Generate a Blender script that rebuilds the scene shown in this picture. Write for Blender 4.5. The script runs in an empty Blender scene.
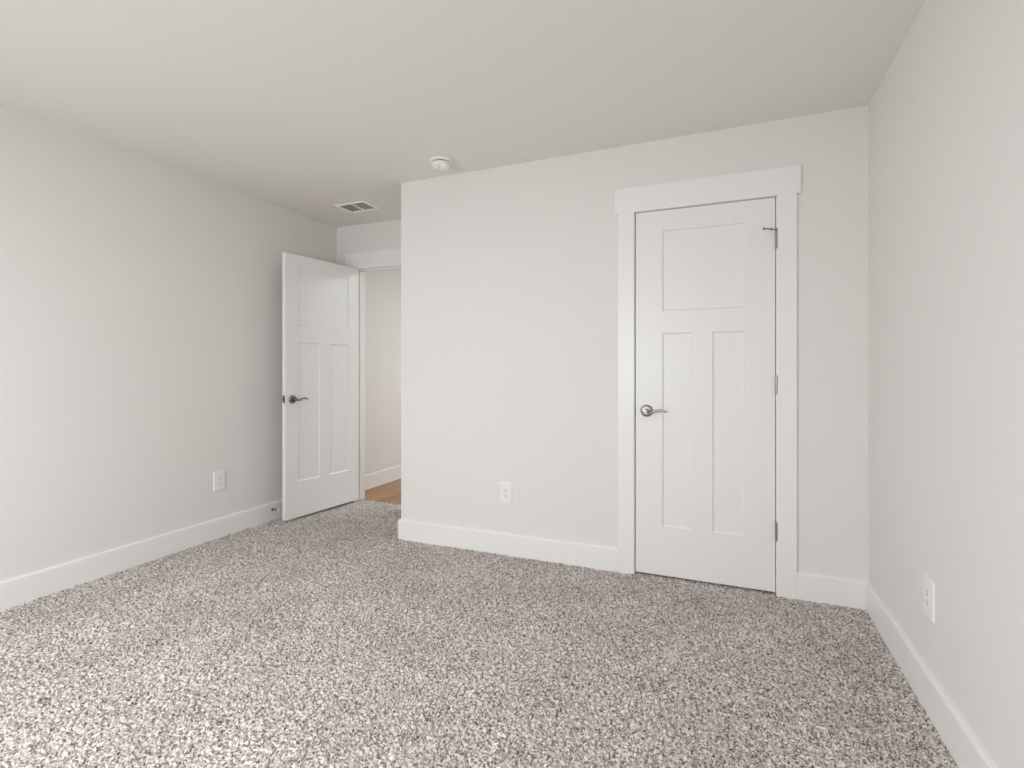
import bpy, bmesh, math, random
import numpy as np
from mathutils import Vector, Matrix

random.seed(7)
SC = bpy.context.scene
COL = SC.collection
R = math.radians

# ------------------------------------------------------------------ camera
cam_d = bpy.data.cameras.new('camera')
cam_d.sensor_fit = 'HORIZONTAL'
cam_d.sensor_width = 36.0
cam_d.lens = 509.3 / 1024 * 36.0
cam_d.shift_y = -13.7 / 1024
cam_d.clip_start = 0.02
cam = bpy.data.objects.new('camera', cam_d)
COL.objects.link(cam)
cam.location = (0, 0, 1.157)
cam.rotation_euler = (R(90), 0, R(22.57))
SC.camera = cam

# ------------------------------------------------------------------ room measures (metres)
XL, XR = -3.219, 0.647          # left and right wall planes
YB = 2.936                      # closet wall plane
YA = 3.629                      # wall with the open doorway
YR = -1.25                      # wall behind the camera
XC = -2.044                     # outer corner of the closet
YH = 5.35                       # far end of the hall
H = 2.44
T = 0.115                       # wall thickness
WX0, WX1, WZ0, WZ1 = -2.80, -0.60, 0.55, 2.10   # window behind the camera

# ------------------------------------------------------------------ light
SC.view_settings.view_transform = 'Standard'
SC.view_settings.look = 'None'
SC.view_settings.gamma = 1.0
SC.view_settings.use_curve_mapping = False
SC.view_settings.exposure = 0.0
SC.cycles.use_denoising = True
SC.cycles.max_bounces = 16
SC.cycles.diffuse_bounces = 10
SC.cycles.sample_clamp_indirect = 8.0

world = bpy.data.worlds.new('sky')
SC.world = world
world.use_nodes = True
wb = world.node_tree.nodes['Background']
wb.inputs[0].default_value = (0.90, 0.95, 1.0, 1)
wb.inputs[1].default_value = 0.5


def area_light(name, loc, rot, sx, sy, power, color, spread=180):
    d = bpy.data.lights.new(name, 'AREA')
    d.shape = 'RECTANGLE'
    d.size, d.size_y = sx, sy
    d.energy = power
    d.color = color
    d.spread = R(spread)
    o = bpy.data.objects.new(name, d)
    o.location = loc
    o.rotation_euler = rot
    COL.objects.link(o)
    return o


# daylight coming in at the window behind the camera, the room's ceiling lamp and the hall's
area_light('window_daylight', ((WX0 + WX1) / 2, YR + 0.36, (WZ0 + WZ1) / 2), (R(45), 0, 0),
           WX1 - WX0, 1.0, 67, (0.945, 0.972, 1.0))
area_light('room_lamp', (-1.30, 0.70, H - 0.12), (0, 0, 0), 0.32, 0.32, 8, (0.95, 0.97, 1.0))
area_light('hall_lamp', (-1.15, 4.80, H - 0.06), (0, 0, 0), 0.7, 0.6, 32, (0.905, 0.965, 1.0))


# ------------------------------------------------------------------ materials
def new_mat(name):
    m = bpy.data.materials.new(name)
    m.use_nodes = True
    nt = m.node_tree
    return m, nt, nt.nodes['Principled BSDF']


def noise_bump(nt, bsdf, scale, strength, distance=0.001):
    tc = nt.nodes.new('ShaderNodeTexCoord')
    n = nt.nodes.new('ShaderNodeTexNoise')
    n.inputs['Scale'].default_value = scale
    n.inputs['Detail'].default_value = 3
    b = nt.nodes.new('ShaderNodeBump')
    b.inputs['Strength'].default_value = strength
    b.inputs['Distance'].default_value = distance
    nt.links.new(tc.outputs['Object'], n.inputs['Vector'])
    nt.links.new(n.outputs['Fac'], b.inputs['Height'])
    nt.links.new(b.outputs['Normal'], bsdf.inputs['Normal'])


def paint(name, col, rough, bump=0.0, scale=180, spec=0.5):
    m, nt, b = new_mat(name)
    b.inputs['Base Color'].default_value = (*col, 1)
    b.inputs['Roughness'].default_value = rough
    b.inputs['Specular IOR Level'].default_value = spec
    if bump:
        noise_bump(nt, b, scale, bump)
    return m


def metal(name, col, rough):
    m, nt, b = new_mat(name)
    b.inputs['Base Color'].default_value = (*col, 1)
    b.inputs['Metallic'].default_value = 1.0
    b.inputs['Roughness'].default_value = rough
    noise_bump(nt, b, 900, 0.03, 0.0005)
    return m


M_WALL = paint('wall_paint', (0.775, 0.767, 0.748), 0.75, 0.10, 220, 0.25)
M_CEIL = paint('ceiling_paint', (0.785, 0.776, 0.755), 0.9, 0.10, 160, 0.15)
M_TRIM = paint('trim_paint', (0.85, 0.848, 0.84), 0.34, 0.03, 60, 0.5)
M_DOOR = paint('door_paint', (0.83, 0.828, 0.82), 0.36, 0.05, 90, 0.5)
M_PLATE = paint('outlet_plastic', (0.85, 0.845, 0.825), 0.3)
M_WHITE = paint('white_plastic', (0.86, 0.85, 0.82), 0.4)
M_SLOT = paint('dark_slot', (0.24, 0.235, 0.225), 0.6)
M_DUCT = paint('duct_inside', (0.20, 0.19, 0.17), 0.9)
M_SLAT = paint('vent_slat_enamel', (0.78, 0.76, 0.70), 0.5)
M_VENT = paint('vent_white_enamel', (0.93, 0.925, 0.90), 0.45)
M_NICKEL = metal('satin_nickel', (0.37, 0.357, 0.335), 0.30)
M_PEWTER = metal('dull_nickel', (0.27, 0.26, 0.24), 0.34)
M_DARK = metal('dark_bronze_strike', (0.09, 0.085, 0.078), 0.4)
M_RUBBER = paint('grey_rubber', (0.16, 0.155, 0.14), 0.7)
M_TIP = paint('white_rubber', (0.85, 0.85, 0.84), 0.5)


def make_carpet():
    m, nt, b = new_mat('carpet_flecked')
    tc = nt.nodes.new('ShaderNodeTexCoord')
    # wobble the cells a little so the yarn ends look twisted
    n0 = nt.nodes.new('ShaderNodeTexNoise')
    n0.inputs['Scale'].default_value = 150
    n0.inputs['Detail'].default_value = 2
    mx0 = nt.nodes.new('ShaderNodeMix')
    mx0.data_type = 'VECTOR'
    mx0.inputs['Factor'].default_value = 0.012
    nt.links.new(tc.outputs['Object'], n0.inputs['Vector'])
    nt.links.new(tc.outputs['Object'], mx0.inputs[4])
    nt.links.new(n0.outputs['Color'], mx0.inputs[5])
    v = nt.nodes.new('ShaderNodeTexVoronoi')
    v.inputs['Scale'].default_value = 198
    nt.links.new(mx0.outputs[1], v.inputs['Vector'])
    sep = nt.nodes.new('ShaderNodeSeparateColor')
    nt.links.new(v.outputs['Color'], sep.inputs['Color'])
    cr = nt.nodes.new('ShaderNodeValToRGB')
    cr.color_ramp.interpolation = 'LINEAR'
    e = cr.color_ramp.elements
    e[0].position, e[0].color = 0.0, (0.090, 0.076, 0.066, 1)
    e[1].position, e[1].color = 1.0, (0.88, 0.825, 0.785, 1)
    for p, c in ((0.15, (0.20, 0.172, 0.153)), (0.33, (0.435, 0.392, 0.362)), (0.72, (0.69, 0.635, 0.596))):
        k = e.new(p)
        k.color = (*c, 1)
    nt.links.new(sep.outputs[0], cr.inputs['Fac'])
    # broad wear / nap patches
    n1 = nt.nodes.new('ShaderNodeTexNoise')
    n1.inputs['Scale'].default_value = 3.2
    n1.inputs['Detail'].default_value = 4
    nt.links.new(tc.outputs['Object'], n1.inputs['Vector'])
    mr = nt.nodes.new('ShaderNodeMapRange')
    mr.inputs['From Min'].default_value = 0.3
    mr.inputs['From Max'].default_value = 0.7
    mr.inputs['To Min'].default_value = 0.90
    mr.inputs['To Max'].default_value = 1.10
    nt.links.new(n1.outputs['Fac'], mr.inputs['Value'])
    mul = nt.nodes.new('ShaderNodeMix')
    mul.data_type = 'RGBA'
    mul.blend_type = 'MULTIPLY'
    mul.inputs['Factor'].default_value = 1.0
    nt.links.new(cr.outputs['Color'], mul.inputs[6])
    nt.links.new(mr.outputs['Result'], mul.inputs[7])
    nt.links.new(mul.outputs[2], b.inputs['Base Color'])
    b.inputs['Roughness'].default_value = 1.0
    b.inputs['Specular IOR Level'].default_value = 0.05
    b.inputs['Sheen Weight'].default_value = 0.12
    return m


def make_wood():
    m, nt, b = new_mat('hall_oak')
    tc = nt.nodes.new('ShaderNodeTexCoord')
    mp = nt.nodes.new('ShaderNodeMapping')
    mp.inputs['Rotation'].default_value = (0, 0, R(90))
    nt.links.new(tc.outputs['Object'], mp.inputs['Vector'])
    br = nt.nodes.new('ShaderNodeTexBrick')
    br.inputs['Scale'].default_value = 1.0
    br.inputs['Brick Width'].default_value = 1.2
    br.inputs['Row Height'].default_value = 0.15
    br.inputs['Mortar Size'].default_value = 0.0012
    br.inputs['Color1'].default_value = (0.41, 0.225, 0.108, 1)
    br.inputs['Color2'].default_value = (0.32, 0.165, 0.076, 1)
    br.inputs['Mortar'].default_value = (0.12, 0.06, 0.03, 1)
    nt.links.new(mp.outputs['Vector'], br.inputs['Vector'])
    mp2 = nt.nodes.new('ShaderNodeMapping')
    mp2.inputs['Scale'].default_value = (30, 2.2, 1)
    nt.links.new(tc.outputs['Object'], mp2.inputs['Vector'])
    n = nt.nodes.new('ShaderNodeTexNoise')
    n.inputs['Scale'].default_value = 1.6
    n.inputs['Detail'].default_value = 5
    nt.links.new(mp2.outputs['Vector'], n.inputs['Vector'])
    mr = nt.nodes.new('ShaderNodeMapRange')
    mr.inputs['From Min'].default_value = 0.3
    mr.inputs['From Max'].default_value = 0.7
    mr.inputs['To Min'].default_value = 0.7
    mr.inputs['To Max'].default_value = 1.25
    nt.links.new(n.outputs['Fac'], mr.inputs['Value'])
    mul = nt.nodes.new('ShaderNodeMix')
    mul.data_type = 'RGBA'
    mul.blend_type = 'MULTIPLY'
    mul.inputs['Factor'].default_value = 1.0
    nt.links.new(br.outputs['Color'], mul.inputs[6])
    nt.links.new(mr.outputs['Result'], mul.inputs[7])
    nt.links.new(mul.outputs[2], b.inputs['Base Color'])
    b.inputs['Roughness'].default_value = 0.38
    return m


def make_glass():
    m, nt, b = new_mat('window_glass')
    nt.nodes.remove(b)
    out = nt.nodes['Material Output']
    tr = nt.nodes.new('ShaderNodeBsdfTransparent')
    gl = nt.nodes.new('ShaderNodeBsdfGlossy')
    gl.inputs['Roughness'].default_value = 0.02
    fr = nt.nodes.new('ShaderNodeFresnel')
    mx = nt.nodes.new('ShaderNodeMixShader')
    nt.links.new(fr.outputs[0], mx.inputs[0])
    nt.links.new(tr.outputs[0], mx.inputs[1])
    nt.links.new(gl.outputs[0], mx.inputs[2])
    nt.links.new(mx.outputs[0], out.inputs['Surface'])
    return m


M_CARPET, M_WOOD, M_GLASS = make_carpet(), make_wood(), make_glass()


# ------------------------------------------------------------------ mesh helpers
def box(bm, x0, x1, y0, y1, z0, z1, bevel=0.0):
    t = bmesh.new()
    bmesh.ops.create_cube(t, size=1)
    for v in t.verts:
        v.co = Vector(((x0 + x1) / 2 + v.co.x * (x1 - x0), (y0 + y1) / 2 + v.co.y * (y1 - y0),
                       (z0 + z1) / 2 + v.co.z * (z1 - z0)))
    if bevel:
        bmesh.ops.bevel(t, geom=t.edges[:], offset=bevel, segments=2, affect='EDGES', profile=0.5)
    merge(bm, t)


def merge(bm, t, mat=None):
    me = bpy.data.meshes.new('tmp')
    if mat is not None:
        t.transform(mat)
    t.to_mesh(me)
    t.free()
    bm.from_mesh(me)
    bpy.data.meshes.remove(me)


def lathe(bm, prof, seg=40, mat=None):
    """prof: (radius, height) pairs turned about local Z"""
    t = bmesh.new()
    rings = []
    for r, z in prof:
        if r < 1e-6:
            rings.append([t.verts.new((0, 0, z))])
        else:
            rings.append([t.verts.new((r * math.cos(2 * math.pi * k / seg), r * math.sin(2 * math.pi * k / seg), z))
                          for k in range(seg)])
    for a, c in zip(rings, rings[1:]):
        for k in range(seg):
            k2 = (k + 1) % seg
            if len(a) == 1 and len(c) == 1:
                continue
            if len(a) == 1:
                t.faces.new((a[0], c[k], c[k2]))
            elif len(c) == 1:
                t.faces.new((a[k], c[0], a[k2]))
            else:
                t.faces.new((a[k], c[k], c[k2], a[k2]))
    if len(rings[0]) > 1:
        t.faces.new(rings[0])
    if len(rings[-1]) > 1:
        t.faces.new(rings[-1][::-1])
    bmesh.ops.recalc_face_normals(t, faces=t.faces[:])
    merge(bm, t, mat)


def sweep(bm, pts, radii, seg=16):
    """tube along pts; radii: (a, b) half-sizes per point, a across (world up), b in depth"""
    t = bmesh.new()
    rings = []
    P = [Vector(p) for p in pts]
    for i, p in enumerate(P):
        d = (P[min(i + 1, len(P) - 1)] - P[max(i - 1, 0)]).normalized()
        up = Vector((0, 0, 1)) if abs(d.z) < 0.95 else Vector((1, 0, 0))
        s = d.cross(up).normalized()
        u = s.cross(d).normalized()
        a, b = radii[i]
        rings.append([t.verts.new(p + u * (a * math.sin(2 * math.pi * k / seg)) + s * (b * math.cos(2 * math.pi * k / seg)))
                      for k in range(seg)])
    for a, c in zip(rings, rings[1:]):
        for k in range(seg):
            t.faces.new((a[k], a[(k + 1) % seg], c[(k + 1) % seg], c[k]))
    t.faces.new(rings[0])
    t.faces.new(rings[-1])
    bmesh.ops.recalc_face_normals(t, faces=t.faces[:])
    merge(bm, t)


def extrude_profile(bm, prof, path):
    """prof: closed (out, z) outline; path: list of ((x, y), (nx, ny)) stations, n the offset direction (mitred)"""
    t = bmesh.new()
    rings = [[t.verts.new((p[0] + n[0] * o, p[1] + n[1] * o, z)) for o, z in prof] for p, n in path]
    m = len(prof)
    for a, c in zip(rings, rings[1:]):
        for k in range(m):
            t.faces.new((a[k], a[(k + 1) % m], c[(k + 1) % m], c[k]))
    t.faces.new(rings[0])
    t.faces.new(rings[-1])
    bmesh.ops.recalc_face_normals(t, faces=t.faces[:])
    merge(bm, t)


def obj(name, bm, mat, parent=None, smooth=False):
    me = bpy.data.meshes.new(name)
    bm.to_mesh(me)
    bm.free()
    me.materials.append(mat)
    if smooth:
        for p in me.polygons:
            p.use_smooth = True
        me.set_sharp_from_angle(angle=R(38))
    o = bpy.data.objects.new(name, me)
    COL.objects.link(o)
    if parent:
        o.parent = parent
    return o


def tag(o, label=None, cat=None, group=None, kind=None):
    for k, v in (('label', label), ('category', cat), ('group', group), ('kind', kind)):
        if v:
            o[k] = v
    return o


def empty(name, loc, rz=0.0):
    o = bpy.data.objects.new(name, None)
    o.empty_display_size = 0.05
    o.location = loc
    o.rotation_euler = (0, 0, rz)
    COL.objects.link(o)
    return o


def struct(name, bm, mat, label, cat):
    return tag(obj(name, bm, mat), label, cat, kind='structure')


# ------------------------------------------------------------------ door openings
# closet door leaf
DX0, DX1, DZ0, DZ1 = -0.4605, 0.2445, 0.017, 2.046
JX0, JX1, JZ = DX0 - 0.0035, DX1 + 0.0035, DZ1 + 0.004          # inner faces of its jambs
# hall doorway
HX0, HX1, HZ = -3.003, -2.2605, 2.048
JT = 0.018                                                      # jamb board thickness

# ------------------------------------------------------------------ walls, ceiling, floor
bm = bmesh.new()
box(bm, XL - T, XL, YR - T, YH + T, -0.05, H + 0.1)
struct('wall_left', bm, M_WALL, 'pale greige painted wall on the left, running on into the hall', 'wall')

bm = bmesh.new()
box(bm, XR, XR + T, YR - T, YA + T, -0.05, H + 0.1)
struct('wall_right', bm, M_WALL, 'pale greige painted wall on the right beside the closet door', 'wall')


def lump(bm, pieces):
    for p in pieces:
        box(bm, *p)


# closet front and its return, one L with the closet door opening
bm = bmesh.new()
lump(bm, [(XC, JX0 - JT, YB, YB + T, -0.05, H), (JX1 + JT, XR, YB, YB + T, -0.05, H),
          (JX0 - JT, JX1 + JT, YB, YB + T, JZ + JT, H), (XC, XC + T, YB + T, YA, -0.05, H)])
bmesh.ops.remove_doubles(bm, verts=bm.verts[:], dist=1e-5)
struct('wall_closet', bm, M_WALL, 'pale greige closet wall with the closed white door set in it', 'wall')

bm = bmesh.new()
lump(bm, [(XL, HX0 - JT, YA, YA + T, -0.05, H), (HX1 + JT, XR, YA, YA + T, -0.05, H),
          (HX0 - JT, HX1 + JT, YA, YA + T, HZ + JT, H)])
bmesh.ops.remove_doubles(bm, verts=bm.verts[:], dist=1e-5)
struct('wall_alcove', bm, M_WALL, 'pale greige wall at the back of the alcove around the open doorway', 'wall')

bm = bmesh.new()
lump(bm, [(XL, WX0, YR - T, YR, -0.05, H), (WX1, XR, YR - T, YR, -0.05, H),
          (WX0, WX1, YR - T, YR, -0.05, WZ0), (WX0, WX1, YR - T, YR, WZ1, H)])
struct('wall_rear', bm, M_WALL, 'pale greige wall behind the viewer with the window in it', 'wall')

bm = bmesh.new()
lump(bm, [(XL, 0.4, YH, YH + T, -0.05, H), (0.4, 0.4 + T, YA + T, YH + T, -0.05, H)])
struct('wall_hall', bm, M_WALL, 'pale greige end wall of the hall beyond the doorway', 'wall')

# ceiling with the hole of the air register
VX0, VX1, VY0, VY1 = -2.80, -2.505, 3.122, 3.335
vx0, vx1, vy0, vy1 = VX0 + 0.032, VX1 - 0.032, VY0 + 0.024, VY1 - 0.024
bm = bmesh.new()
lump(bm, [(XL, vx0, YR, YH, H, H + 0.1), (vx1, XR, YR, YH, H, H + 0.1),
          (vx0, vx1, YR, vy0, H, H + 0.1), (vx0, vx1, vy1, YH, H, H + 0.1)])
struct('ceiling', bm, M_CEIL, 'flat pale painted ceiling over the room and alcove', 'ceiling')

# hall floor
bm = bmesh.new()
box(bm, XL, 0.4, YA + 0.046, YH, -0.05, -0.006)
struct('floor_hall', bm, M_WOOD, 'brown wood plank floor of the hall beyond the open door', 'floor')


# carpet: a finely tufted sheet
def carpet():
    x0, x1, y0, y1 = XL, XR, 0.35, YA + 0.046
    step = 0.0041
    nx, ny = int((x1 - x0) / step) + 1, int((y1 - y0) / step) + 1
    rng = np.random.default_rng(11)
    gx, gy = np.meshgrid(np.linspace(x0, x1, nx), np.linspace(y0, y1, ny))
    hgt = rng.random((ny, nx)).astype(np.float32)
    sm = hgt.copy()
    sm[1:-1, 1:-1] = (hgt[1:-1, 1:-1] * 3 + hgt[:-2, 1:-1] + hgt[2:, 1:-1] + hgt[1:-1, :-2] + hgt[1:-1, 2:]) / 7
    big = np.zeros_like(hgt)
    for fx, fy, ph, a in ((3.1, 1.7, 0.3, 1), (1.3, -4.2, 1.9, 0.8), (7.7, 3.3, 4.0, 0.5), (-5.1, 8.9, 2.2, 0.4)):
        big += a * np.sin(fx * gx + fy * gy + ph)
    z = (sm - 0.5) * 0.024 + big * 0.0006
    jx, jy = (rng.random((ny, nx)) - 0.5) * 0.003, (rng.random((ny, nx)) - 0.5) * 0.003
    for a in (jx, jy):
        a[0], a[-1], a[:, 0], a[:, -1] = 0, 0, 0, 0
    co = np.stack([gx + jx, gy + jy, z], -1).reshape(-1, 3)
    i = np.arange(ny * nx).reshape(ny, nx)
    q = np.stack([i[:-1, :-1], i[:-1, 1:], i[1:, 1:], i[1:, :-1]], -1).reshape(-1, 4)
    # plain strip behind the viewer
    n0 = len(co)
    co = np.vstack([co, [[x0, YR, 0], [x1, YR, 0], [x1, y0, 0], [x0, y0, 0]]])
    q = np.vstack([q, [[n0, n0 + 1, n0 + 2, n0 + 3]]])
    me = bpy.data.meshes.new('floor')
    me.vertices.add(len(co))
    me.vertices.foreach_set('co', co.astype(np.float32).ravel())
    me.loops.add(q.size)
    me.loops.foreach_set('vertex_index', q.astype(np.int32).ravel())
    me.polygons.add(len(q))
    me.polygons.foreach_set('loop_start', np.arange(0, q.size, 4, dtype=np.int32))
    me.polygons.foreach_set('use_smooth', np.ones(len(q), dtype=bool))
    me.update(calc_edges=True)
    me.validate()
    me.materials.append(M_CARPET)
    o = bpy.data.objects.new('floor', me)
    COL.objects.link(o)
    return tag(o, 'flecked grey beige carpet covering the whole bedroom floor', 'carpet', kind='structure')


carpet()

# ------------------------------------------------------------------ baseboards
BB = 0.0155
BPROF = [(0, -0.02), (BB, -0.02), (BB, 0.1280), (BB - 0.0012, 0.1290), (BB - 0.0012, 0.1304),
         (BB - 0.0018, 0.1340), (BB - 0.0035, 0.1364), (BB - 0.0065, 0.1378), (0, 0.1380)]


def baseboard(name, runs, label):
    bm = bmesh.new()
    for path in runs:
        extrude_profile(bm, BPROF, path)
    return struct(name, bm, M_TRIM, label, 'baseboard')


CW = 0.0885            # casing width
CO = 0.0165            # casing projection
CLX0, CLX1 = JX0 - 0.005 - CW, JX1 + 0.005 + CW       # outer edges of the closet casing
HLX0, HLX1 = HX0 - 0.005 - CW, HX1 + 0.005 + CW       # outer edges of the hall door casing
baseboard('baseboard_left', [[((XL, YR), (1, 1)), ((XL, YA), (1, -1)), ((HLX0, YA), (0, -1))]],
          'white baseboard along the left wall, running behind the open door')
baseboard('baseboard_closet', [[((XC, YA), (-1, -1)), ((XC, YB), (-1, -1)), ((CLX0, YB), (0, -1))]],
          'white baseboard from the closet corner to the closed door')
baseboard('baseboard_right', [[((CLX1, YB), (0, -1)), ((XR, YB), (-1, -1)), ((XR, YR), (-1, 1))]],
          'white baseboard from the closet door along the right wall')
baseboard('baseboard_alcove', [[((HLX1, YA), (0, -1)), ((XC - BB, YA), (0, -1))]],
          'short white baseboard right of the open doorway')
baseboard('baseboard_rear', [[((XL + BB, YR), (0, 1)), ((XR - BB, YR), (0, 1))]],
          'white baseboard under the window behind the viewer')
baseboard('baseboard_hall', [[((XL - 0.004, YA + T), (1, 0)), ((XL - 0.004, YH), (1, 0))]],
          'white baseboard on the hall wall seen through the doorway')


# ------------------------------------------------------------------ door casings and jambs
def casing(name, x0, x1, z_in, ywall, yback, label, hallside=False, over=0.018):
    """x0..x1 clear opening between jambs, z_in underside of head jamb"""
    bm = bmesh.new()
    yf = ywall - CO
    ox0, ox1, oz = x0 - 0.0045, x1 + 0.0045, z_in + 0.0006
    box(bm, ox0 - CW, ox0, yf, ywall, -0.02, oz + 0.001, 0.0006)
    box(bm, ox1, ox1 + CW, yf, ywall, -0.02, oz + 0.001, 0.0006)
    box(bm, ox0 - CW - over, ox1 + CW + 0.018, yf, ywall, oz, oz + 0.1405, 0.0006)
    # jamb boards
    box(bm, x0 - JT, x0, ywall, yback, -0.02, z_in, 0.001)
    box(bm, x1, x1 + JT, ywall, yback, -0.02, z_in, 0.001)
    box(bm, x0 - JT, x1 + JT, ywall, yback, z_in, z_in + JT, 0.001)
    # stop strips
    s0, s1 = ywall + 0.040, ywall + 0.075
    box(bm, x0, x0 + 0.010, s0, s1, -0.02, z_in, 0.001)
    box(bm, x1 - 0.010, x1, s0, s1, -0.02, z_in, 0.001)
    box(bm, x0, x1, s0, s1, z_in - 0.010, z_in, 0.001)
    if hallside:
        yb = yback
        box(bm, ox0 - CW, ox0, yb, yb + CO, -0.02, oz, 0.0018)
        box(bm, ox1, ox1 + CW, yb, yb + CO, -0.02, oz, 0.0018)
        box(bm, ox0 - CW - 0.018, ox1 + CW + 0.018, yb, yb + CO, oz, oz + 0.137, 0.0018)
    return struct(name, bm, M_TRIM, label, 'door frame')


frame_c = casing('trim_1', JX0, JX1, JZ, YB, YB + T, 'white flat-board frame around the closed closet door')
frame_h = casing('trim_2', HX0, HX1, HZ, YA, YA + T, 'white flat-board frame of the open doorway to the hall', True, 0.013)


# ------------------------------------------------------------------ doors
def door_leaf(w, z0, z1, st, rails, th=0.035):
    """three-panel leaf: hinge edge at x=0, latch edge at x=w, faces at y=0 and y=th"""
    bm = bmesh.new()
    hgt = z1 - z0
    mull = 0.052
    xs = [0, st, w / 2 - mull, w / 2 + mull, w - st, w]
    zs = [z0, *rails, z1]
    dep, slope = 0.0088, 0.0105

    def face(y, sgn):
        def quad(p):
            vs = [bm.verts.new(c) for c in p]
            bm.faces.new(vs)

        def frame_rect(a, b, c, d):
            quad([(a, y, c), (b, y, c), (b, y, d), (a, y, d)])

        frame_rect(0, st, z0, z1)
        frame_rect(w - st, w, z0, z1)
        frame_rect(st, w - st, z0, zs[1])
        frame_rect(st, w - st, zs[2], zs[3])
        frame_rect(st, w - st, zs[4], z1)
        frame_rect(xs[2], xs[3], zs[1], zs[2])
        for a, b, c, d in ((st, w - st, zs[3], zs[4]), (st, xs[2], zs[1], zs[2]), (xs[3], w - st, zs[1], zs[2])):
            loops = []
            for ins, dp in ((0, 0), (0.0015, 0.0035), (slope - 0.004, dep - 0.0012), (slope, dep)):
                yy = y + sgn * dp
                loops.append([(a + ins, yy, c + ins), (b - ins, yy, c + ins), (b - ins, yy, d - ins), (a + ins, yy, d - ins)])
            for o, i in zip(loops, loops[1:]):
                for k in range(4):
                    k2 = (k + 1) % 4
                    quad([o[k], o[k2], i[k2], i[k]])
            quad(loops[-1])

    face(0, 1)
    face(th, -1)
    for p in ([(0, 0, z0), (0, th, z0), (0, th, z1), (0, 0, z1)], [(w, 0, z0), (w, th, z0), (w, th, z1), (w, 0, z1)],
              [(0, 0, z0), (w, 0, z0), (w, th, z0), (0, th, z0)], [(0, 0, z1), (w, 0, z1), (w, th, z1), (0, th, z1)]):
        bm.faces.new([bm.verts.new(c) for c in p])
    bmesh.ops.remove_doubles(bm, verts=bm.verts[:], dist=1e-5)
    bmesh.ops.recalc_face_normals(bm, faces=bm.faces[:])
    return bm


def lever_set(parent, x, z, y, out, along, mat, k=1.0, L=0.112):
    """lever handle on face y; out = -1/+1 outward along y; along = +1/-1 direction of the lever in x"""
    hd = empty('handle', (x, y, z))
    hd.parent = parent
    rot = Matrix.Rotation(R(90) * (1 if out < 0 else -1), 4, 'X')
    bm = bmesh.new()
    lathe(bm, [(r_ * k, h_) for r_, h_ in ((0, 0), (0.0345, 0), (0.0345, 0.003), (0.0330, 0.0065), (0.028, 0.0100), (0.0215, 0.0112), (0.0205, 0.0095), (0.0125, 0.0095), (0, 0.0095))], 48, rot)
    obj('rose', bm, mat, hd, True)
    bm = bmesh.new()
    lathe(bm, [(0, 0.009), (0.0125, 0.009), (0.0098, 0.016), (0.0092, 0.030), (0.0100, 0.042), (0.0108, 0.046), (0.0108, 0.054),
               (0.0090, 0.0565), (0, 0.0570)], 32, rot)
    pts, rad = [], []
    for i in range(25):
        t = i / 24
        zz = -0.003 - 0.0035 * math.sin(math.pi * min(1, t / 0.42)) + 0.0075 * math.sin(math.pi * max(0, (t - 0.30) / 0.7)) * 1.25
        dy = 0.047 - 0.004 * math.sin(math.pi * t)
        a = 0.0075 - 0.0032 * t + 0.0012 * math.sin(math.pi * max(0, (t - 0.55) / 0.45))
        b = 0.0070 - 0.0030 * t
        if i == 24:
            a, b = a * 0.4, b * 0.4
        pts.append((along * (0.004 + L * t), out * dy, zz))
        rad.append((a, b))
    sweep(bm, pts, rad, 16)
    obj('lever', bm, mat, hd, True)
    return hd


def hinge(parent, x, y, zc, mat, length=0.090, leaf=None):
    """barrel of five knuckles, with the sliver of its leaf"""
    bm = bmesh.new()
    r = 0.0058
    n = 5
    k = length / n
    for i in range(n):
        z0 = zc - length / 2 + i * k
        lathe(bm, [(0, z0), (r * 0.88, z0), (r, z0 + 0.0008), (r, z0 + k - 0.0014), (r * 0.88, z0 + k - 0.0006), (0, z0 + k - 0.0006)],
              18, Matrix.Translation((x, y, 0)))
    for s in (-1, 1):
        zt = zc + s * length / 2
        lathe(bm, [(0, zt - 0.002), (r * 0.8, zt - 0.002), (r * 0.8, zt + 0.002), (r * 0.4, zt + 0.0035), (0, zt + 0.0038)], 16,
              Matrix.Translation((x, y, 0)))
    if leaf:
        box(bm, *leaf)
    return obj('hinge', bm, mat, parent, True)


# door_1: closed closet door (opens into the room, hinges on its right)
bm = door_leaf(DX1 - DX0, DZ0, DZ1, 0.1445, (0.283, 1.365, 1.486, 1.933))
d1 = obj('door_1', bm, M_DOOR)
tag(d1, 'closed white three-panel closet door with lever handle in the closet wall', 'door', kind='structure')
d1.location = (DX0, YB + 0.001, 0)
W1 = DX1 - DX0
lever_set(d1, 0.0605, 0.930, 0, -1, 1, M_NICKEL)
for zc in (1.828, 1.081, 0.332):
    hinge(d1, W1 + 0.0048, -0.0150, zc, M_NICKEL, 0.092,
          (W1 - 0.0012, W1 + 0.0030, -0.0130, 0.0300, zc - 0.045, zc + 0.045))
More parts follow.
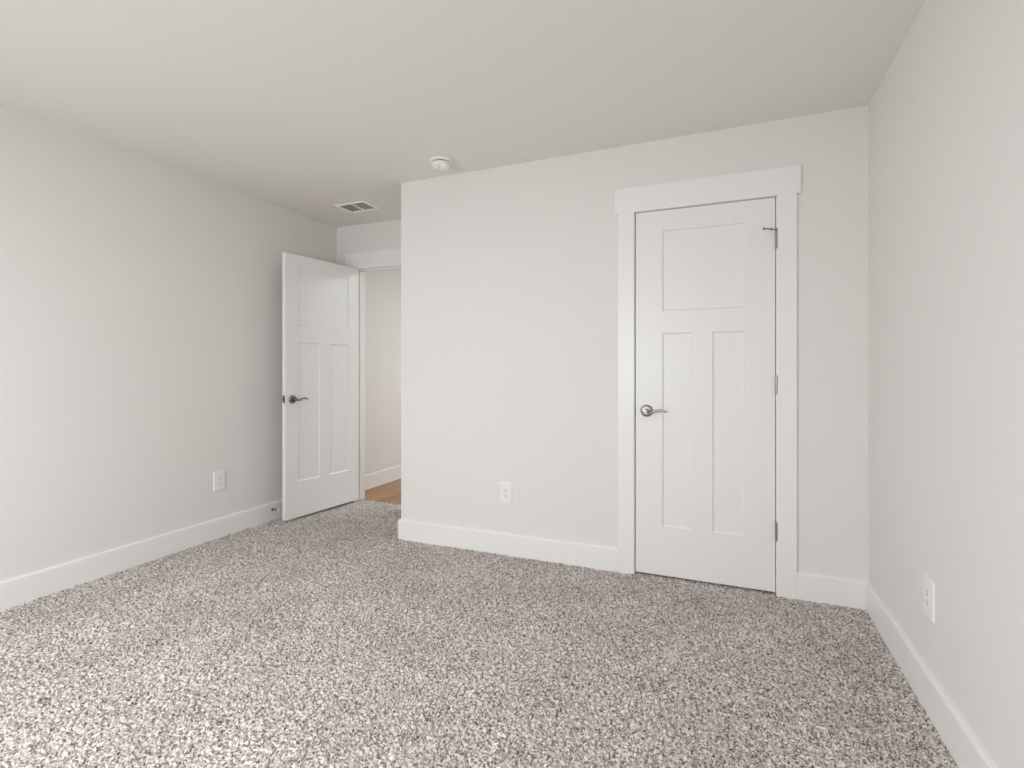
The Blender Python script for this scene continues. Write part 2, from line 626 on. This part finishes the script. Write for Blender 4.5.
# hinge pin stop on the top hinge
bm = bmesh.new()
zt = 1.828 + 0.046
lathe(bm, [(0, zt + 0.001), (0.0085, zt + 0.001), (0.0085, zt + 0.0045), (0.004, zt + 0.0055), (0.004, zt + 0.010), (0, zt + 0.011)], 20,
      Matrix.Translation((W1 + 0.0048, -0.0150, 0)))
sweep(bm, [(W1 + 0.004, -0.0155, zt + 0.003), (W1 - 0.010, -0.019, zt + 0.002), (W1 - 0.024, -0.022, zt + 0.006),
           (W1 - 0.040, -0.024, zt + 0.0095), (W1 - 0.054, -0.024, zt + 0.0105)], [(0.0026, 0.0026)] * 5, 10)
ps = obj('hinge_pin_stop', bm, M_PEWTER, d1, True)
ps['label'] = 'small metal stop arm on the top hinge'
bm = bmesh.new()
lathe(bm, [(0, 0), (0.0052, 0.0006), (0.0055, 0.004), (0.0052, 0.009), (0, 0.0095)], 16,
      Matrix.Translation((W1 - 0.049, -0.024, zt + 0.0103)) @ Matrix.Rotation(R(-90), 4, 'Y'))
lathe(bm, [(0, 0), (0.0055, 0), (0.0055, 0.007), (0.004, 0.008), (0, 0.008)], 16,
      Matrix.Translation((W1 - 0.020, -0.024, zt + 0.0055)) @ Matrix.Rotation(R(-90), 4, 'X'))
obj('rubber_bumper', bm, M_RUBBER, ps, True)
# latch edge hardware seen in the gap
bm = bmesh.new()
box(bm, -0.0028, 0.0005, -0.0005, 0.026, 0.901, 0.960)
obj('latch', bm, M_DARK, d1)

# door_2: hall door swung open into the alcove
OPEN = 96.7
d2 = obj('door_2', door_leaf(0.735, DZ0 + 0.007, DZ1 + 0.001, 0.115, (0.296, 1.372, 1.503, 1.948)), M_DOOR)
tag(d2, 'white three-panel bedroom door standing open beside the left wall', 'door', kind='structure')
PIV = (HX0 + 0.001, YA - 0.0055)
leaf_off = Vector((0.0025, 0.0060, 0))
d2.data.transform(Matrix.Translation(leaf_off))
d2.location = (PIV[0], PIV[1], 0)
d2.rotation_euler = (0, 0, R(-OPEN))
lever_set(d2, 0.0025 + 0.735 - 0.0605, 0.936, 0.041, 1, -1, M_PEWTER, 0.94, 0.105)
lever_set(d2, 0.0025 + 0.735 - 0.0605, 0.936, 0.006, -1, -1, M_PEWTER)
for zc in (1.828, 1.081, 0.332):
    hinge(d2, 0, 0, zc, M_PEWTER, 0.092, (-0.0005, 0.0030, 0.0, 0.034, zc - 0.045, zc + 0.045))
bm = bmesh.new()
box(bm, 0.7370, 0.7386, 0.0115, 0.0365, 0.909, 0.967, 0.0005)
box(bm, 0.7380, 0.7480, 0.0175, 0.0290, 0.926, 0.950, 0.003)
obj('latch', bm, M_PEWTER, d2)


# ------------------------------------------------------------------ outlets
def outlet(loc, rz, label):
    """duplex outlet, plate facing local -Y"""
    r = empty('wall_outlet', loc, rz)
    tag(r, label, 'outlet', 'white wall outlets')
    w, h = 0.0415, 0.066
    t = bmesh.new()
    o = [(-w, 0, -h), (w, 0, -h), (w, 0, h), (-w, 0, h)]
    loops = []
    for ins, y in ((0, 0), (0, -0.0045), (0.0012, -0.0062), (0.0035, -0.0070)):
        loops.append([t.verts.new((sx * (w - ins), y, sz * (h - ins))) for sx, sz in ((-1, -1), (1, -1), (1, 1), (-1, 1))])
    for a, c in zip(loops, loops[1:]):
        for k in range(4):
            t.faces.new((a[k], a[(k + 1) % 4], c[(k + 1) % 4], c[k]))
    t.faces.new(loops[0])
    t.faces.new(loops[-1])
    bmesh.ops.recalc_face_normals(t, faces=t.faces[:])
    obj('cover_plate', t, M_PLATE, r)
    bm = bmesh.new()
    box(bm, -0.0168, 0.0168, -0.0084, -0.0065, -0.0335, 0.0335, 0.0008)
    rc = obj('receptacle', bm, M_PLATE, r)
    for zc in (0.0170, -0.0170):
        bm = bmesh.new()
        box(bm, -0.0075, -0.0052, -0.0088, -0.0080, zc - 0.001, zc + 0.0085)
        box(bm, 0.0052, 0.0075, -0.0088, -0.0080, zc - 0.001, zc + 0.0075)
        lathe(bm, [(0, 0), (0.0028, 0), (0.0028, 0.0008), (0, 0.0008)], 14,
              Matrix.Translation((0, -0.0080, zc - 0.0075)) @ Matrix.Rotation(R(90), 4, 'X'))
        obj('socket_slots', bm, M_SLOT, rc)
    for zc in (0.0485, -0.0485):
        bm = bmesh.new()
        lathe(bm, [(0, 0), (0.0032, 0), (0.0030, 0.0010), (0.0015, 0.0014), (0, 0.0014)], 16,
              Matrix.Translation((0, -0.0068, zc)) @ Matrix.Rotation(R(90), 4, 'X'))
        obj('screw', bm, M_WHITE, r, True)
    return r


outlet((-1.2605, YB, 0.386), 0, 'white outlet low on the closet wall, left of the closed door')
outlet((XL, 2.472, 0.394), R(90), 'white outlet low on the left wall, beside the open door')
outlet((XR, 2.139, 0.385), R(-90), 'white outlet low on the right wall, seen edge-on past the closet door')

# ------------------------------------------------------------------ ceiling air register
vt = empty('air_vent', ((VX0 + VX1) / 2, (VY0 + VY1) / 2, H))
tag(vt, 'white ceiling air register with two dark slatted panels above the alcove', 'vent')
hx, hy = (VX1 - VX0) / 2, (VY1 - VY0) / 2
ix, iy = (vx1 - vx0) / 2, (vy1 - vy0) / 2
t = bmesh.new()
loops = []
for ax, ay, z in ((hx, hy, 0), (hx, hy, -0.0015), (hx - 0.006, hy - 0.006, -0.006), (ix, iy, -0.006), (ix, iy, 0.012)):
    loops.append([t.verts.new((sx * ax, sy * ay, z)) for sx, sy in ((-1, -1), (1, -1), (1, 1), (-1, 1))])
for a, c in zip(loops, loops[1:]):
    for k in range(4):
        t.faces.new((a[k], a[(k + 1) % 4], c[(k + 1) % 4], c[k]))
bmesh.ops.recalc_face_normals(t, faces=t.faces[:])
obj('frame', t, M_VENT, vt)
bm = bmesh.new()
box(bm, -0.006, 0.006, -iy, iy, -0.0055, 0.010, 0.001)
obj('divider', bm, M_VENT, vt)
for s in (-1, 1):
    bm = bmesh.new()
    n = 13
    for i in range(n):
        yc = -iy + (i + 0.5) * 2 * iy / n
        tb = bmesh.new()
        box(tb, 0.006, ix, -0.0062, 0.0062, -0.0005, 0.0005)
        mt = Matrix.Translation((0, yc, 0.004)) @ Matrix.Rotation(R(38), 4, 'X')
        if s < 0:
            mt = Matrix.Scale(-1, 4, (1, 0, 0)) @ mt
        merge(bm, tb, mt)
    bmesh.ops.recalc_face_normals(bm, faces=bm.faces[:])
    obj('slat_panel', bm, M_SLAT, vt)
bm = bmesh.new()
for q in ((-ix, -ix + 0.001, -iy, iy, 0.012, 0.14), (ix - 0.001, ix, -iy, iy, 0.012, 0.14), (-ix, ix, -iy, -iy + 0.001, 0.012, 0.14),
          (-ix, ix, iy - 0.001, iy, 0.012, 0.14), (-ix, ix, -iy, iy, 0.14, 0.145)):
    box(bm, *q)
obj('duct', bm, M_DUCT, vt)

# ------------------------------------------------------------------ smoke detector
M_GAP = paint('detector_gap', (0.12, 0.115, 0.11), 0.7)
sd = empty('smoke_detector', (-1.592, 2.704, H), R(22))
tag(sd, 'round white smoke detector on the ceiling near the closet corner', 'smoke detector')
flip = Matrix.Rotation(R(180), 4, 'X')
bm = bmesh.new()
lathe(bm, [(0, 0), (0.066, 0), (0.0690, 0.003), (0.0690, 0.012), (0.064, 0.016), (0.055, 0.017), (0, 0.017)], 56, flip)
obj('base_plate', bm, M_WHITE, sd, True)
bm = bmesh.new()
lathe(bm, [(0, 0.016), (0.0540, 0.016), (0.0540, 0.0245), (0, 0.0245)], 48, flip)
obj('sensor_gap', bm, M_GAP, sd)
bm = bmesh.new()
for k in range(16):
    a = 2 * math.pi * k / 16
    tb = bmesh.new()
    box(tb, 0.0545, 0.0585, -0.002, 0.002, 0.016, 0.0235)
    merge(bm, tb, flip @ Matrix.Rotation(a, 4, 'Z'))
obj('vent_fins', bm, M_WHITE, sd)
bm = bmesh.new()
lathe(bm, [(0, 0.0240), (0.0570, 0.0240), (0.0580, 0.0255), (0.0560, 0.0320), (0.0500, 0.0385), (0.0420, 0.0415), (0.030, 0.0425), (0, 0.0430)], 56, flip)
obj('cover', bm, M_WHITE, sd, True)
bm = bmesh.new()
lathe(bm, [(0, 0.036), (0.0265, 0.036), (0.0265, 0.0555), (0.0235, 0.0593), (0.015, 0.0605), (0, 0.0607)], 40,
      Matrix.Translation((0.020, -0.012, 0)) @ flip)
obj('test_button', bm, M_WHITE, sd, True)
bm = bmesh.new()
lathe(bm, [(0, 0.036), (0.0190, 0.036), (0.0190, 0.0475), (0.0165, 0.0505), (0.010, 0.0515), (0, 0.0517)], 36,
      Matrix.Translation((-0.029, -0.006, 0)) @ flip)
obj('sensor_chamber', bm, M_WHITE, sd, True)

# ------------------------------------------------------------------ door stop on the left baseboard
ds = empty('door_stop', (XL + BB, 2.910, 0.087))
tag(ds, 'short metal door stop with white tip on the left baseboard by the open door', 'door stop')
rx = Matrix.Rotation(R(90), 4, 'Y')
bm = bmesh.new()
lathe(bm, [(0, 0), (0.0125, 0), (0.0125, 0.003), (0.009, 0.006), (0.006, 0.009), (0, 0.009)], 28, rx)
obj('base', bm, M_PEWTER, ds, True)
bm = bmesh.new()
lathe(bm, [(0, 0.008), (0.0052, 0.008), (0.0044, 0.024), (0.0052, 0.059), (0, 0.059)], 20, rx)
obj('rod', bm, M_PEWTER, ds, True)
bm = bmesh.new()
lathe(bm, [(0, 0.058), (0.0080, 0.058), (0.0088, 0.062), (0.0080, 0.070), (0.005, 0.0725), (0, 0.073)], 20, rx)
tp = obj('bumper_tip', bm, M_TIP, ds, True)
tp['label'] = 'white rubber tip'

# ------------------------------------------------------------------ window behind the viewer
bm = bmesh.new()
cx = (WX0 + WX1) / 2
for q in ((WX0 - 0.09, WX0, YR, YR + CO, WZ0 - 0.03, WZ1), (WX1, WX1 + 0.09, YR, YR + CO, WZ0 - 0.03, WZ1),
          (WX0 - 0.11, WX1 + 0.11, YR, YR + CO, WZ1, WZ1 + 0.137), (WX0 - 0.11, WX1 + 0.11, YR, YR + 0.045, WZ0 - 0.03, WZ0),
          (WX0, WX0 + 0.04, YR - 0.09, YR - 0.03, WZ0, WZ1), (WX1 - 0.04, WX1, YR - 0.09, YR - 0.03, WZ0, WZ1),
          (cx - 0.03, cx + 0.03, YR - 0.09, YR - 0.03, WZ0, WZ1),
          (WX0 + 0.04, WX1 - 0.04, YR - 0.09, YR - 0.03, WZ0, WZ0 + 0.04), (WX0 + 0.04, WX1 - 0.04, YR - 0.09, YR - 0.03, WZ1 - 0.04, WZ1),
          (WX0 + 0.04, WX1 - 0.04, YR - 0.08, YR - 0.04, (WZ0 + WZ1) / 2 - 0.02, (WZ0 + WZ1) / 2 + 0.02)):
    box(bm, *q)
win = struct('window_1', bm, M_TRIM, 'white framed window in the wall behind the viewer', 'window')
bm = bmesh.new()
for x0, x1 in ((WX0 + 0.04, cx - 0.03), (cx + 0.03, WX1 - 0.04)):
    t = bmesh.new()
    t.faces.new([t.verts.new(c) for c in ((x0, YR - 0.06, WZ0 + 0.04), (x1, YR - 0.06, WZ0 + 0.04), (x1, YR - 0.06, WZ1 - 0.04), (x0, YR - 0.06, WZ1 - 0.04))])
    merge(bm, t)
obj('pane', bm, M_GLASS, win)
